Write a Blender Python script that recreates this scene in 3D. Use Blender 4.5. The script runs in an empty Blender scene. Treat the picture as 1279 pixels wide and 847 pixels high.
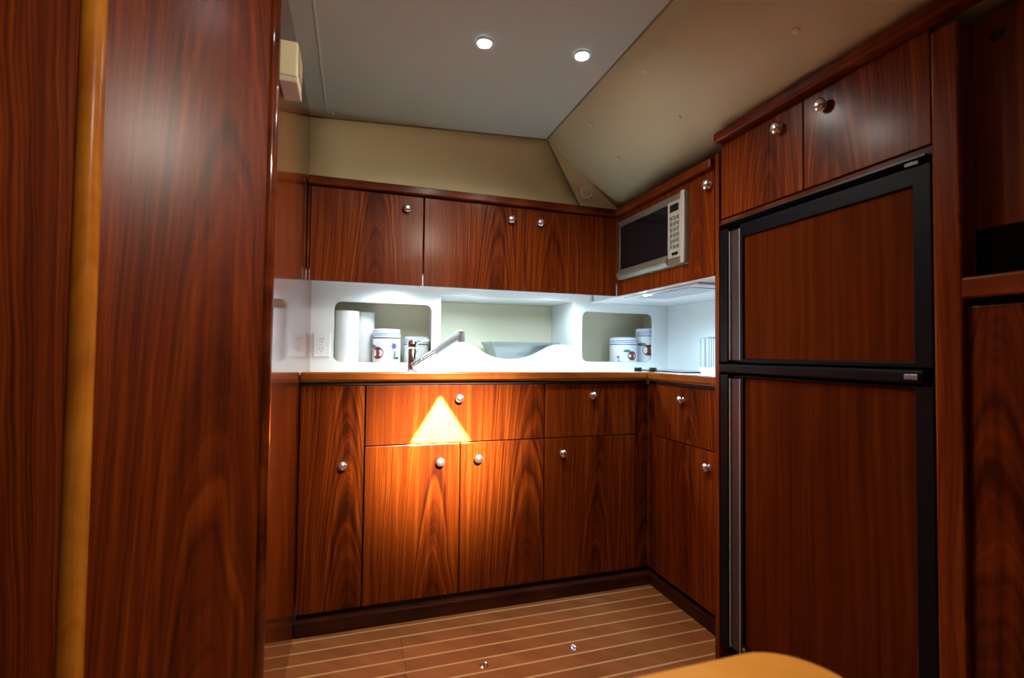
import bpy, bmesh, math, random
from mathutils import Vector, Matrix
random.seed(7)
S = bpy.context.scene
C = S.collection

# ------------------------------------------------------------------ camera
YAW, PIT, ROL, FPX = 0.3109, 0.0298, 0.0119, 608.2
fw = Vector((math.sin(YAW)*math.cos(PIT), math.cos(YAW)*math.cos(PIT), math.sin(PIT)))
r0 = Vector((math.cos(YAW), -math.sin(YAW), 0)); u0 = r0.cross(fw)
rr = math.cos(ROL)*r0 + math.sin(ROL)*u0; uu = -math.sin(ROL)*r0 + math.cos(ROL)*u0
cd = bpy.data.cameras.new('camera'); cam = bpy.data.objects.new('camera', cd); C.objects.link(cam)
m = Matrix.Identity(4)
for i in range(3):
    m[i][0] = rr[i]; m[i][1] = uu[i]; m[i][2] = -fw[i]
m.translation = Vector((0.1881, -1.9094, 1.0127))
cam.matrix_world = m
cd.sensor_fit = 'HORIZONTAL'; cd.sensor_width = 36; cd.lens = 36*FPX/1279
cd.clip_start = 0.02
cd.dof.use_dof = True; cd.dof.focus_distance = 2.3; cd.dof.aperture_fstop = 3.5
S.camera = cam

# ------------------------------------------------------------------ world, exposure
w = bpy.data.worlds.new('world'); S.world = w; w.use_nodes = True
wb = w.node_tree.nodes['Background']
wb.inputs[0].default_value = (1.0, 0.72, 0.45, 1); wb.inputs[1].default_value = 0.022
vs = S.view_settings
vs.view_transform = 'Standard'; vs.look = 'None'; vs.gamma = 1; vs.use_curve_mapping = False
vs.exposure = 0.45

# ------------------------------------------------------------------ light settings (lamps are built with their fixtures below)
ZC = 1.95
LAMP_A = (0.539, -0.511)
LAMP_B = (0.844, -0.55)
LAMP_C = (0.72, -1.85)
LAMP_D = (0.12, -0.98)
E_SPOT_A, E_SPOT_B, E_BEAM, E_TABLE, E_SALOON = 23, 12, 12500, 37, 3
E_PUCK_L, E_PUCK_S, E_PUCK_R, E_HOOD = 3.0, 9.0, 5.0, 10.0
COOL = (0.66, 0.85, 1.0); NEUTRAL = (1.0, 0.93, 0.82); WARM = (1.0, 0.74, 0.42)

# ------------------------------------------------------------------ materials
def nt(name):
    mt = bpy.data.materials.new(name); mt.use_nodes = True
    return mt, mt.node_tree.nodes, mt.node_tree.links, mt.node_tree.nodes['Principled BSDF']
def plain(name, col, rough=0.5, metal=0.0, coat=0.0, bump=0.0, bscale=200, mottled=0.0, emit=None, trans=0.0):
    mt, n, l, b = nt(name)
    b.inputs['Base Color'].default_value = (*col, 1); b.inputs['Roughness'].default_value = rough
    b.inputs['Metallic'].default_value = metal; b.inputs['Coat Weight'].default_value = coat
    b.inputs['Transmission Weight'].default_value = trans
    tc = n.new('ShaderNodeTexCoord')
    if bump or mottled:
        nz = n.new('ShaderNodeTexNoise'); nz.inputs['Scale'].default_value = bscale
        nz.inputs['Detail'].default_value = 3
        l.new(tc.outputs['Object'], nz.inputs['Vector'])
    if bump:
        bp = n.new('ShaderNodeBump'); bp.inputs['Strength'].default_value = bump; bp.inputs['Distance'].default_value = 0.002
        l.new(nz.outputs['Fac'], bp.inputs['Height']); l.new(bp.outputs['Normal'], b.inputs['Normal'])
    if mottled:
        mx = n.new('ShaderNodeMix'); mx.data_type = 'RGBA'
        mx.inputs[6].default_value = (*[c*(1-mottled) for c in col], 1); mx.inputs[7].default_value = (*[min(1, c*(1+mottled)) for c in col], 1)
        l.new(nz.outputs['Fac'], mx.inputs[0]); l.new(mx.outputs[2], b.inputs['Base Color'])
    if emit:
        b.inputs['Emission Color'].default_value = (*emit[0], 1); b.inputs['Emission Strength'].default_value = emit[1]
    return mt
def wood(name, dark, mid, light, horiz=False, rough=0.4, coat=0.22, coat_rough=0.22, kk=26.0, freq=26.0, spec=0.06, zs=0.38, w1=0.5, w2=0.45, core_w=0.16):
    """varnished veneer: arched growth lines (v = z + k a^2) plus fine streaks along the grain"""
    mt, n, l, b = nt(name)
    tc = n.new('ShaderNodeTexCoord'); sp = n.new('ShaderNodeSeparateXYZ'); l.new(tc.outputs['Object'], sp.inputs[0])
    oi = n.new('ShaderNodeObjectInfo')
    at = n.new('ShaderNodeAttribute'); at.attribute_type = 'OBJECT'; at.attribute_name = 'grain_off'
    def M(op, a, c=None):
        q = n.new('ShaderNodeMath'); q.operation = op
        for i, v in enumerate((a, c)):
            if v is None: continue
            if isinstance(v, (int, float)): q.inputs[i].default_value = v
            else: l.new(v, q.inputs[i])
        return q.outputs[0]
    xy = M('ADD', sp.outputs['X'], sp.outputs['Y'])
    a, z = (sp.outputs['Z'], xy) if horiz else (xy, sp.outputs['Z'])
    rnd = M('MULTIPLY', oi.outputs['Random'], 37.0)
    ar = M('SUBTRACT', a, at.outputs['Fac'])
    # warp
    cv = n.new('ShaderNodeCombineXYZ'); l.new(M('MULTIPLY', ar, 7.0), cv.inputs[0]); l.new(M('MULTIPLY', z, 1.6), cv.inputs[1]); l.new(rnd, cv.inputs[2])
    nw = n.new('ShaderNodeTexNoise'); nw.inputs['Scale'].default_value = 1.0; nw.inputs['Detail'].default_value = 2; l.new(cv.outputs[0], nw.inputs['Vector'])
    aw = M('ADD', ar, M('MULTIPLY', M('SUBTRACT', nw.outputs['Fac'], 0.5), 0.05))
    v = M('ADD', M('ADD', M('MULTIPLY', z, zs), M('MULTIPLY', M('MULTIPLY', aw, aw), kk)), M('MULTIPLY', nw.outputs['Fac'], 0.12))
    n1 = n.new('ShaderNodeTexNoise'); n1.noise_dimensions = '1D'; n1.inputs['Scale'].default_value = freq; n1.inputs['Detail'].default_value = 3
    n1.inputs['Roughness'].default_value = 0.6
    l.new(M('ADD', v, rnd), n1.inputs['W'])
    # straight streaks
    c2 = n.new('ShaderNodeCombineXYZ'); l.new(M('MULTIPLY', aw, 60.0), c2.inputs[0]); l.new(M('MULTIPLY', z, 1.3), c2.inputs[1]); l.new(rnd, c2.inputs[2])
    n2 = n.new('ShaderNodeTexNoise'); n2.inputs['Scale'].default_value = 1.0; n2.inputs['Detail'].default_value = 4; l.new(c2.outputs[0], n2.inputs['Vector'])
    # pores
    c3 = n.new('ShaderNodeCombineXYZ'); l.new(M('MULTIPLY', ar, 520.0), c3.inputs[0]); l.new(M('MULTIPLY', z, 22.0), c3.inputs[1]); l.new(rnd, c3.inputs[2])
    n3 = n.new('ShaderNodeTexNoise'); n3.inputs['Scale'].default_value = 1.0; n3.inputs['Detail'].default_value = 2; l.new(c3.outputs[0], n3.inputs['Vector'])
    f = M('ADD', M('ADD', M('MULTIPLY', n1.outputs['Fac'], w1), M('MULTIPLY', n2.outputs['Fac'], w2)), M('MULTIPLY', n3.outputs['Fac'], 0.12))
    core = M('MULTIPLY', M('MAXIMUM', M('SUBTRACT', 1.0, M('MULTIPLY', M('ABSOLUTE', aw), 13.0)), 0.0), M('MULTIPLY', nw.outputs['Fac'], core_w))
    f = M('SUBTRACT', f, core)
    cr = n.new('ShaderNodeValToRGB'); e = cr.color_ramp.elements
    e[0].position = 0.36; e[0].color = (*dark, 1); e[1].position = 0.72; e[1].color = (*light, 1)
    q = cr.color_ramp.elements.new(0.53); q.color = (*mid, 1)
    l.new(f, cr.inputs[0]); l.new(cr.outputs[0], b.inputs['Base Color'])
    b.inputs['Roughness'].default_value = rough; b.inputs['Coat Weight'].default_value = coat; b.inputs['Coat Roughness'].default_value = coat_rough
    b.inputs['Specular IOR Level'].default_value = spec
    return mt
D1, M1, L1 = (0.048, 0.0070, 0.0015), (0.148, 0.0225, 0.0020), (0.33, 0.071, 0.0065)
WOOD = wood('mahogany_veneer', D1, M1, L1)
WOODH = wood('mahogany_trim', D1, M1, (0.25, 0.062, 0.015), horiz=True, kk=8, freq=14, core_w=0.0)
WOODE = wood('teak_counter_edge', (0.17, 0.04, 0.005), (0.28, 0.070, 0.008), (0.38, 0.105, 0.013), horiz=True, kk=8, freq=14, core_w=0.0)
WOODG = wood('mahogany_gloss_bulkhead', D1, M1, L1, rough=0.4, coat=1.0, coat_rough=0.075, kk=8, freq=14)
WOODP = wood('mahogany_panel', (0.055, 0.0085, 0.0018), (0.16, 0.022, 0.0018), (0.30, 0.054, 0.0045), rough=0.45, coat=0.45, coat_rough=0.31, kk=8, freq=24, core_w=0.05, zs=0.2)
WOODF = wood('mahogany_matte_panel', (0.055, 0.0085, 0.0013), (0.090, 0.0155, 0.0018), (0.125, 0.025, 0.0028), rough=0.5, coat=0.0, kk=1, freq=10, spec=0.015, zs=0.05, w1=0.25, w2=0.7, core_w=0.0)
WOODD = wood('dark_mahogany_base', (0.02, 0.005, 0.003), (0.05, 0.012, 0.006), (0.085, 0.02, 0.009), horiz=True, kk=4, freq=10, core_w=0.0)
GOLD = wood('golden_teak_post', (0.30, 0.075, 0.006), (0.45, 0.14, 0.012), (0.58, 0.21, 0.02), kk=10, freq=16, core_w=0.0)
TABLE = wood('honey_maple', (0.62, 0.22, 0.030), (0.76, 0.30, 0.045), (0.82, 0.37, 0.065), horiz=True, rough=0.35, coat=0.3, kk=3, freq=14, core_w=0.0)
TEAK = wood('teak_plank', (0.22, 0.078, 0.026), (0.31, 0.112, 0.037), (0.38, 0.145, 0.052), horiz=True, rough=0.38, coat=0.25, coat_rough=0.25, kk=4, freq=18, core_w=0.0)
HOLLY = plain('holly_strip', (0.62, 0.40, 0.17), 0.4, bscale=40, mottled=0.12)
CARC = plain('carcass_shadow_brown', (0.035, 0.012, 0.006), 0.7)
WHITE = plain('white_laminate', (0.80, 0.82, 0.80), 0.35)
SOLID = plain('white_counter', (0.84, 0.85, 0.84), 0.3)
CREAM = plain('niche_cream', (0.74, 0.70, 0.54), 0.6)
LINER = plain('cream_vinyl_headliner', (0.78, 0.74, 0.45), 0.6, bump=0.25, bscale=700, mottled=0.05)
LINERB = plain('warm_tinted_cream_headliner', (0.78, 0.66, 0.36), 0.6, bump=0.25, bscale=700, mottled=0.05)  # cream vinyl copy with the warm bounce light put into its colour
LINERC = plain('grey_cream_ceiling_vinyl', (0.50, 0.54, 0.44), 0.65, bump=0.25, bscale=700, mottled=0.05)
CHROME = plain('chrome', (0.82, 0.82, 0.84), 0.12, 1.0)
SATIN = plain('satin_steel', (0.62, 0.62, 0.62), 0.35, 1.0)
SILVER = plain('silver_paint', (0.31, 0.29, 0.24), 0.38, 0.6)
BLACK = plain('black_enamel', (0.004, 0.005, 0.008), 0.45)
BLACK.node_tree.nodes['Principled BSDF'].inputs['Specular IOR Level'].default_value = 0.12
BLACKG = plain('black_glass', (0.008, 0.008, 0.012), 0.08)
DARKH = plain('dark_handle_inset', (0.045, 0.030, 0.028), 0.5)
IVORY = plain('ivory_plastic', (0.70, 0.58, 0.33), 0.45)
IVORYD = plain('ivory_grille', (0.22, 0.18, 0.10), 0.6)
PLW = plain('white_plastic', (0.82, 0.82, 0.80), 0.4)
DARKSLOT = plain('dark_slot', (0.02, 0.02, 0.02), 0.6)
PAPER = plain('paper_towel', (0.86, 0.87, 0.88), 0.9, bump=0.3, bscale=300)
ENAMEL = plain('white_enamel', (0.82, 0.84, 0.88), 0.2)
BLUEB = plain('pale_blue_band', (0.22, 0.34, 0.60), 0.3)
BLUED = plain('blue_glaze', (0.06, 0.09, 0.45), 0.3)
APPLE = plain('apple_red_glaze', (0.20, 0.022, 0.018), 0.3, bscale=30, mottled=0.5)
APPLEH = plain('apple_orange_glaze', (0.26, 0.045, 0.02), 0.3)
LEAF = plain('leaf_green_glaze', (0.10, 0.22, 0.12), 0.3)
BROWNS = plain('stem_brown_glaze', (0.08, 0.04, 0.05), 0.4)
GLASS = plain('pale_tray_metal', (0.30, 0.34, 0.33), 0.3, 0.4)
TRIMG = plain('grey_handle_trim', (0.30, 0.29, 0.28), 0.4, 0.1)
KNOBM = plain('satin_nickel', (0.90, 0.89, 0.88), 0.24, 0.95)
WIRE = plain('wire_white_coating', (0.25, 0.28, 0.32), 0.4)
GREYV = plain('hood_grey', (0.50, 0.53, 0.54), 0.4, 0.4)
HOODM = plain('hood_white_enamel', (0.72, 0.76, 0.78), 0.4)
BUTTON = plain('vinyl_button', (0.88, 0.84, 0.66), 0.45)
KEYS = plain('keypad_grey', (0.40, 0.39, 0.37), 0.5)
LED = plain('lamp_lens', (1, 1, 1), 0.3, emit=((0.86, 0.93, 1.0), 60))
LEDW = plain('puck_lens', (1, 1, 1), 0.3, emit=((0.86, 0.95, 1.0), 12))

# ------------------------------------------------------------------ mesh helpers
class MB:
    def __init__(s): s.bm = bmesh.new()
    def box(s, x0, x1, y0, y1, z0, z1):
        v = [s.bm.verts.new(p) for p in ((x0,y0,z0),(x1,y0,z0),(x1,y1,z0),(x0,y1,z0),(x0,y0,z1),(x1,y0,z1),(x1,y1,z1),(x0,y1,z1))]
        for f in ((0,3,2,1),(4,5,6,7),(0,1,5,4),(1,2,6,5),(2,3,7,6),(3,0,4,7)): s.bm.faces.new([v[i] for i in f])
        return s
    def hexa(s, pts):      # eight points: bottom four ccw, top four ccw
        v = [s.bm.verts.new(p) for p in pts]
        for f in ((0,3,2,1),(4,5,6,7),(0,1,5,4),(1,2,6,5),(2,3,7,6),(3,0,4,7)): s.bm.faces.new([v[i] for i in f])
        return s
    def lathe(s, o, axis, prof, n=28):      # prof: (radius, height) along axis from o
        o = Vector(o); ax = Vector(axis).normalized()
        t = Vector((0,0,1)) if abs(ax.z) < 0.9 else Vector((1,0,0))
        e1 = ax.cross(t).normalized(); e2 = ax.cross(e1)
        rings = []
        for r, h in prof:
            if r < 1e-6: rings.append([s.bm.verts.new(o+ax*h)])
            else: rings.append([s.bm.verts.new(o+ax*h+(e1*math.cos(a)+e2*math.sin(a))*r) for a in [2*math.pi*i/n for i in range(n)]])
        for A, B in zip(rings, rings[1:]):
            for i in range(n):
                j = (i+1) % n
                if len(A) == 1 and len(B) == 1: continue
                if len(A) == 1: s.bm.faces.new((A[0], B[j], B[i]))
                elif len(B) == 1: s.bm.faces.new((A[i], A[j], B[0]))
                else: s.bm.faces.new((A[i], A[j], B[j], B[i]))
        if len(rings[0]) > 1: s.bm.faces.new(rings[0][::-1])
        if len(rings[-1]) > 1: s.bm.faces.new(rings[-1])
        return s
    def tube(s, pts, r, n=10):
        pts = [Vector(p) for p in pts]; rings = []
        rs = r if isinstance(r, (list, tuple)) else [r]*len(pts)
        for i, p in enumerate(pts):
            d = (pts[min(i+1, len(pts)-1)]-pts[max(i-1, 0)]).normalized()
            t = Vector((0,0,1)) if abs(d.z) < 0.9 else Vector((0,1,0))
            e1 = d.cross(t).normalized(); e2 = d.cross(e1)
            rings.append([s.bm.verts.new(p+(e1*math.cos(a)+e2*math.sin(a))*rs[i]) for a in [2*math.pi*k/n for k in range(n)]])
        for A, B in zip(rings, rings[1:]):
            for k in range(n):
                j = (k+1) % n; s.bm.faces.new((A[k], A[j], B[j], B[k]))
        s.bm.faces.new(rings[0][::-1]); s.bm.faces.new(rings[-1])
        return s
    def plate(s, outer, holes, to3, thick):   # 2-D loops -> 3-D by to3(a,b,depth)
        bm = s.bm; edges = []
        for loop in [outer]+list(holes):
            vs_ = [bm.verts.new(to3(a, b, 0)) for a, b in loop]
            edges += [bm.edges.new((vs_[i], vs_[(i+1) % len(vs_)])) for i in range(len(vs_))]
        g = bmesh.ops.triangle_fill(bm, use_beauty=True, use_dissolve=False, edges=edges)
        fs = [f for f in g['geom'] if isinstance(f, bmesh.types.BMFace)]
        ex = bmesh.ops.extrude_face_region(bm, geom=fs)
        d = Vector(to3(0, 0, thick))-Vector(to3(0, 0, 0))
        bmesh.ops.translate(bm, verts=[v for v in ex['geom'] if isinstance(v, bmesh.types.BMVert)], vec=d)
        return s
    def quad(s, pts):
        s.bm.faces.new([s.bm.verts.new(p) for p in pts]); return s
    def build(s, name, mat, parent=None, bevel=0.0, smooth=False, seg=2, **props):
        bm = s.bm
        bmesh.ops.recalc_face_normals(bm, faces=bm.faces)
        if bevel:
            es = [e for e in bm.edges if len(e.link_faces) == 2 and e.calc_face_angle(0) > 0.5]
            bmesh.ops.bevel(bm, geom=es, offset=bevel, segments=seg, affect='EDGES', profile=0.5, clamp_overlap=True)
        xs = [v.co for v in bm.verts]
        c = Vector([(min(p[i] for p in xs)+max(p[i] for p in xs))/2 for i in range(3)])
        bmesh.ops.translate(bm, verts=bm.verts, vec=-c)
        me = bpy.data.meshes.new(name); bm.to_mesh(me); bm.free()
        if smooth:
            for f in me.polygons: f.use_smooth = True
            me.set_sharp_from_angle(angle=math.radians(38))
        me.materials.append(mat)
        o = bpy.data.objects.new(name, me); C.objects.link(o)
        if parent is not None:
            o.parent = parent; o.location = c - wpos(parent)
        else: o.location = c
        for k, v in props.items(): o[k] = v
        return o
def wpos(o):
    p = Vector(o.location)
    while o.parent is not None: o = o.parent; p += Vector(o.location)
    return p
def thing(name, loc, label, cat, group=None):
    o = bpy.data.objects.new(name, None); C.objects.link(o); o.location = loc; o.empty_display_size = 0.05
    o['label'] = label; o['category'] = cat
    if group: o['group'] = group
    return o
def tag(o, label, cat, group=None):
    o['label'] = label; o['category'] = cat
    if group: o['group'] = group
    return o
def box(name, mat, parent, x0, x1, y0, y1, z0, z1, bevel=0.0, **k):
    return MB().box(min(x0,x1), max(x0,x1), min(y0,y1), max(y0,y1), min(z0,z1), max(z0,z1)).build(name, mat, parent, bevel, **k)
def struct(o, label, cat='wall'):
    o['kind'] = 'structure'; o['label'] = label; o['category'] = cat; return o
def rrect(a0, a1, b0, b1, r, n=7):
    out = []
    for cx, cy, s0 in ((a1-r, b1-r, 0), (a0+r, b1-r, 90), (a0+r, b0+r, 180), (a1-r, b0+r, 270)):
        for i in range(n):
            t = math.radians(s0+90*i/(n-1)); out.append((cx+r*math.cos(t), cy+r*math.sin(t)))
    return out
def knob(parent, p, axis):
    """round chrome cabinet knob on a short neck"""
    return MB().lathe(p, axis, [(0.012, 0), (0.012, 0.002), (0.0075, 0.004), (0.0075, 0.009), (0.0145, 0.012), (0.0172, 0.0165), (0.0165, 0.020), (0.0115, 0.0245), (0.005, 0.0265), (0, 0.0268)], 24).build('knob', KNOBM, parent, smooth=True, label='round chrome knob')

# ------------------------------------------------------------------ floor
fl = struct(box('floor', plain('subfloor', (0.10, 0.04, 0.015), 0.6), None, -0.9, 1.95, -2.7, 0.06, -0.04, -0.008), 'teak and holly striped cabin sole', 'floor')
seam_x = 0.362
ys = [-0.045-0.0675*i for i in range(0, 40)]
edges_y = [0.0]+ys
for i in range(len(ys)):
    yb = edges_y[i] - (0.0035 if i else 0); yf = ys[i]+0.0035
    if i and i >= 2:
        segs = ((-0.9, seam_x-0.0008), (seam_x+0.0008, 1.95))
    else: segs = ((-0.9, 1.95),)
    for a, b in segs:
        box('plank', TEAK, fl, a, b, yf+0.0002, yb-0.0002, -0.008, 0.0)
    box('inlay_strip', HOLLY, fl, -0.9, 1.95, ys[i]-0.0035, ys[i]+0.0035, -0.008, 0.0003)

# ------------------------------------------------------------------ ceiling and headliner
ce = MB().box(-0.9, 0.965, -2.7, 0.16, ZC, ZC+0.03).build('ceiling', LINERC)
struct(ce, 'flat grey-cream vinyl ceiling panel with recessed lights', 'ceiling')
for x0, x1 in ((0.058, 0.066),):
    box('seam_bead', LINERC, ce, x0, x1, -2.7, 0.12, ZC-0.006, ZC, bevel=0.003)
box('side_panel', LINERC, ce, -0.02, 0.057, -2.7, 0.12, ZC-0.004, ZC)
def button(parent, p, ax, r=0.007):
    MB().lathe(p, ax, [(r, 0), (r*0.9, 0.003), (r*0.5, 0.0045), (0, 0.005)], 14).build('button', BUTTON, parent, smooth=True)
for p in ((0.04, 0.11), (0.085, 0.11), (0.645, 0.055)): button(ce, (p[0], p[1], ZC), (0, 0, -1), 0.005)
# back headliner, leaning forward to the ceiling (slightly coved)
CB0, CB1 = Vector((-0.02, 0.165, ZC)), Vector((0.965, 0.047, ZC))
LB0, LB1 = Vector((-0.02, 0.14, 1.67)), Vector((1.19, 0.14, 1.67))
b = MB(); N = 8; M_ = 6; g = []
for i in range(N+1):
    t = i/N; row = []
    for j in range(M_+1):
        s_ = j/M_
        p = (LB0.lerp(LB1, t)).lerp(CB0.lerp(CB1, t), s_)
        p.y += 0.018*math.sin(math.pi*s_)
        row.append(b.bm.verts.new(p))
    g.append(row)
for i in range(N):
    for j in range(M_): b.bm.faces.new((g[i][j], g[i+1][j], g[i+1][j+1], g[i][j+1]))
hb = struct(b.build('wall_upper_back', LINERB, smooth=True), 'cream vinyl headliner panel tinted with warm bounce light, above the back upper cabinets')
sol = hb.modifiers.new('thick', 'SOLIDIFY'); sol.thickness = 0.012; sol.offset = -1 if hb.data.polygons[0].normal.y < 0 else 1
K0, K1, K2 = Vector((0.965, 0.047, ZC)), Vector((1.19, 0.14, 1.67)), Vector((1.42, 0.135, 1.67))
def slab(name, pts, mat, back, label):
    bb = MB(); k = len(pts); bk = Vector(back)
    A = [bb.bm.verts.new(p) for p in pts]; B = [bb.bm.verts.new(Vector(p)+bk) for p in pts]
    bb.bm.faces.new(A); bb.bm.faces.new(B[::-1])
    for i in range(k): bb.bm.faces.new((A[i], B[i], B[(i+1) % k], A[(i+1) % k]))
    return struct(bb.build(name, mat), label)
fc = slab('wall_upper_corner', [K0, K1, K2], LINERB, (0.004, 0.02, 0.012), 'narrow triangular vinyl corner panel between the headliners')
bb = MB(); K3, K4, K5 = Vector((1.60, -0.35, 1.67)), Vector((0.965, -0.35, ZC)), Vector((1.60, -2.7, 1.67))
sv = [bb.bm.verts.new(p) for p in (K0, K2, K3, K4, K5, (0.965, -2.7, ZC))]
for q in ((0, 1, 2), (0, 2, 3), (3, 2, 4, 5)): bb.bm.faces.new([sv[i] for i in q])
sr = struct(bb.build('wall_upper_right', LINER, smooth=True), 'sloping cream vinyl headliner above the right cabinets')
sol = sr.modifiers.new('thick', 'SOLIDIFY'); sol.thickness = 0.012; sol.offset = -1 if sr.data.polygons[2].normal.z < 0 else 1
BEAD = plain('seam_cord_tan', (0.20, 0.17, 0.10), 0.7)
MB().tube([K0, (0.965, -2.7, ZC)], 0.0035, 8).build('seam_cord', BEAD, sr, smooth=True)
MB().tube([K0, K1], 0.003, 8).build('seam_cord', BEAD, fc, smooth=True)
MB().tube([CB0, CB1], 0.004, 8).build('seam_cord', BEAD, hb, smooth=True)
nrm = Vector((-0.28, 0, -0.635)).normalized()
def on_slope(y, s_): return Vector((0.965+0.635*s_, y, ZC-0.28*s_))
for y, s_ in ((-0.59, 0.126), (-0.21, 0.13), (-0.51, 0.416), (-0.125, 0.40), (-0.981, 0.413)):
    button(sr, on_slope(y, s_)-Vector((0, 0, 0.001)), nrm, 0.010)

# ------------------------------------------------------------------ left bulkheads
wl = struct(box('wall_left', WOODG, None, -0.03, 0.0, -0.655, 0.72, 0.0, ZC, grain_off=-0.1), 'glossy mahogany bulkhead beside the cabinets')
MB().lathe((-0.012, -0.655, 0.0), (0, 0, 1), [(0.016, 0), (0.016, ZC)], 24).build('corner_post', WOODG, wl, smooth=True)
PA, PB = Vector((-0.014, -0.669, 0)), Vector((-0.276, -0.820, 0))
def vpanel(name, A, B, th, z0, z1, mat, label, **pr):
    d = (B-A).normalized(); nn = Vector((d.y, -d.x, 0))*th      # thickness away from the camera
    if nn.dot(A-Vector((0.1881, -1.9094, 0))) < 0: nn = -nn
    pts = [A, B, B+nn, A+nn]
    o = MB().hexa([(p.x, p.y, z0) for p in pts]+[(p.x, p.y, z1) for p in pts]).build(name, mat, **pr)
    return struct(o, label)
vpanel('wall_left_near', PA, PB, 0.025, 0, ZC, WOODP, 'angled mahogany panel catching the ceiling light', grain_off=0.07)
gp = struct(MB().lathe((-0.2845, -0.831, 0), (0, 0, 1), [(0.020, 0), (0.020, ZC)], 32).build('trim_1', GOLD, smooth=True), 'golden solid wood corner post', 'post')
vpanel('wall_left_far', Vector((-0.290, -0.8390, 0)), Vector((-0.88, -1.05, 0)), 0.025, 0, ZC, WOODP, 'dark mahogany panel left of the golden post', grain_off=-0.12)

# ------------------------------------------------------------------ splash walls with niches
YS, XS, ZT = 0.38, 1.827, 0.925
ZU = 1.286
wave = [(0.569, 1.286), (0.569, 1.00), (0.59, 1.015), (0.608, 1.03), (0.635, 1.054), (0.665, 1.066), (0.695, 1.062), (0.724, 1.050), (0.755, 1.032), (0.784, 1.014), (0.815, 1.000), (0.845, 0.991), (0.885, 0.985), (0.927, 0.984), (0.965, 0.988), (1.002, 0.996), (1.035, 1.008), (1.062, 1.021), (1.09, 1.036), (1.118, 1.05), (1.14, 1.057), (1.157, 1.06), (1.258, 1.06), (1.258, 1.286)]
N1 = rrect(0.096, 0.527, 0.965, 1.236, 0.032); N2 = rrect(1.305, 1.728, 0.975, 1.236, 0.032)
xz = lambda a, bb, d: (a, YS+d, bb)
ws = MB().plate([(0, ZT), (XS, ZT), (XS, ZU-0.004), (1.366, ZU-0.004), (1.366, 1.332), (0, 1.332)], [N1, N2, wave], xz, 0.012).build('wall_back', WHITE)
struct(ws, 'white splash panel with two rounded niches and a wavy opening')
def niche(x0, x1, z0, z1, y1, mat, nm='niche_lining'):
    bb = MB(); t = 0.006; y0 = YS+0.0125
    bb.box(x0-t, x1+t, y1, y1+t, z0-t, z1+t); bb.box(x0-t, x0, y0, y1, z0-t, z1+t); bb.box(x1, x1+t, y0, y1, z0-t, z1+t)
    bb.box(x0, x1, y0, y1, z0-t, z0); bb.box(x0, x1, y0, y1, z1, z1+t)
    return bb.build(nm, mat, ws)
niche(0.05, 0.545, 0.963, 1.252, 0.60, CREAM); niche(1.29, 1.80, 0.973, 1.252, 0.58, CREAM)
niche(0.5690, 1.258, 0.982, 1.286, 0.685, WHITE, 'recess_lining')
box('recess_panel', plain('recess_cream', (0.72, 0.68, 0.49), 0.6), ws, 0.571, 1.256, 0.678, 0.684, 0.984, 1.284)
struct(box('wall_right', WHITE, None, XS, XS+0.012, -0.54, YS+0.012, ZT, ZU-0.004), 'white splash panel behind the dish rack')

# ------------------------------------------------------------------ baseboards
bbk = struct(box('baseboard_back', WOODD, None, 0.002, 1.446, -0.022, 0.016, 0.0, 0.050, bevel=0.003), 'dark wood kick board under the back cabinets', 'baseboard')
bbr = struct(box('baseboard_right', WOODD, None, 1.446, 1.484, -0.54, 0.016, 0.0, 0.050, bevel=0.003), 'dark wood kick board under the right cabinet', 'baseboard')
box('toe_shadow_strip', CARC, bbk, 0.002, 1.52, 0.0165, 0.03, 0.0, 0.075); box('toe_shadow_strip', CARC, bbr, 1.485, 1.50, -0.54, 0.016, 0.0, 0.075)  # dark strips colour in the shadow of the toe gap

# ------------------------------------------------------------------ base cabinets
def carcass(parent, x0, x1, y0, y1, z0, z1, skip):
    bb = MB(); t = 0.012
    bb.box(x0, x1, y0, y1, z0, z0+t)
    for k, a in (('x0', (x0, x0+t, y0, y1)), ('x1', (x1-t, x1, y0, y1)), ('y0', (x0+t, x1-t, y0, y0+t)), ('y1', (x0+t, x1-t, y1-t, y1))):
        if k not in skip: bb.box(*a, z0+t, z1)
    return bb.build('body', CARC, parent)
ZB, ZM, ZD, TH = 0.068, 0.659, 0.885, 0.018
g_ = 0.0022
def front_y(parent, name, x0, x1, z0, z1, kp=None, y=0.0, off=0.0):
    o = box(name, WOOD, parent, x0+g_, x1-g_, y, y+TH, z0+g_, z1-g_, bevel=0.0012, grain_off=off)
    if kp: knob(o, (kp[0], y, kp[1]), (0, -1, 0))
    return o
def front_x(parent, name, y0, y1, z0, z1, kp=None, x=0.0, off=0.0, mat=None):
    o = box(name, mat or WOOD, parent, x, x+TH, min(y0,y1)+g_, max(y0,y1)-g_, z0+g_, z1-g_, bevel=0.0012, grain_off=off)
    if kp: knob(o, (x, kp[0], kp[1]), (-1, 0, 0))
    return o
t = thing('base_cabinet', (0.114, 0.19, 0), 'narrow mahogany base cabinet with one tall door beside the bulkhead', 'cabinet')
carcass(t, 0.004, 0.226, 0.019, 0.37, 0.076, 0.895, ())
front_y(t, 'door', 0.002, 0.227, ZB, ZD+0.002, (0.152, 0.594), off=0.05)
t = thing('base_cabinet', (0.588, 0.19, 0), 'wide mahogany sink cabinet with double doors under one long drawer front', 'cabinet')
carcass(t, 0.228, 0.948, 0.019, 0.37, 0.076, 0.895, ('y0',))
front_y(t, 'drawer_front', 0.229, 0.948, ZM, ZD+0.002, (0.584, 0.834), off=0.30)
front_y(t, 'door', 0.229, 0.592, ZB, ZM, (0.512, 0.588), off=0.075)
front_y(t, 'door', 0.592, 0.948, ZB, ZM, (0.664, 0.593), off=0.095)
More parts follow.
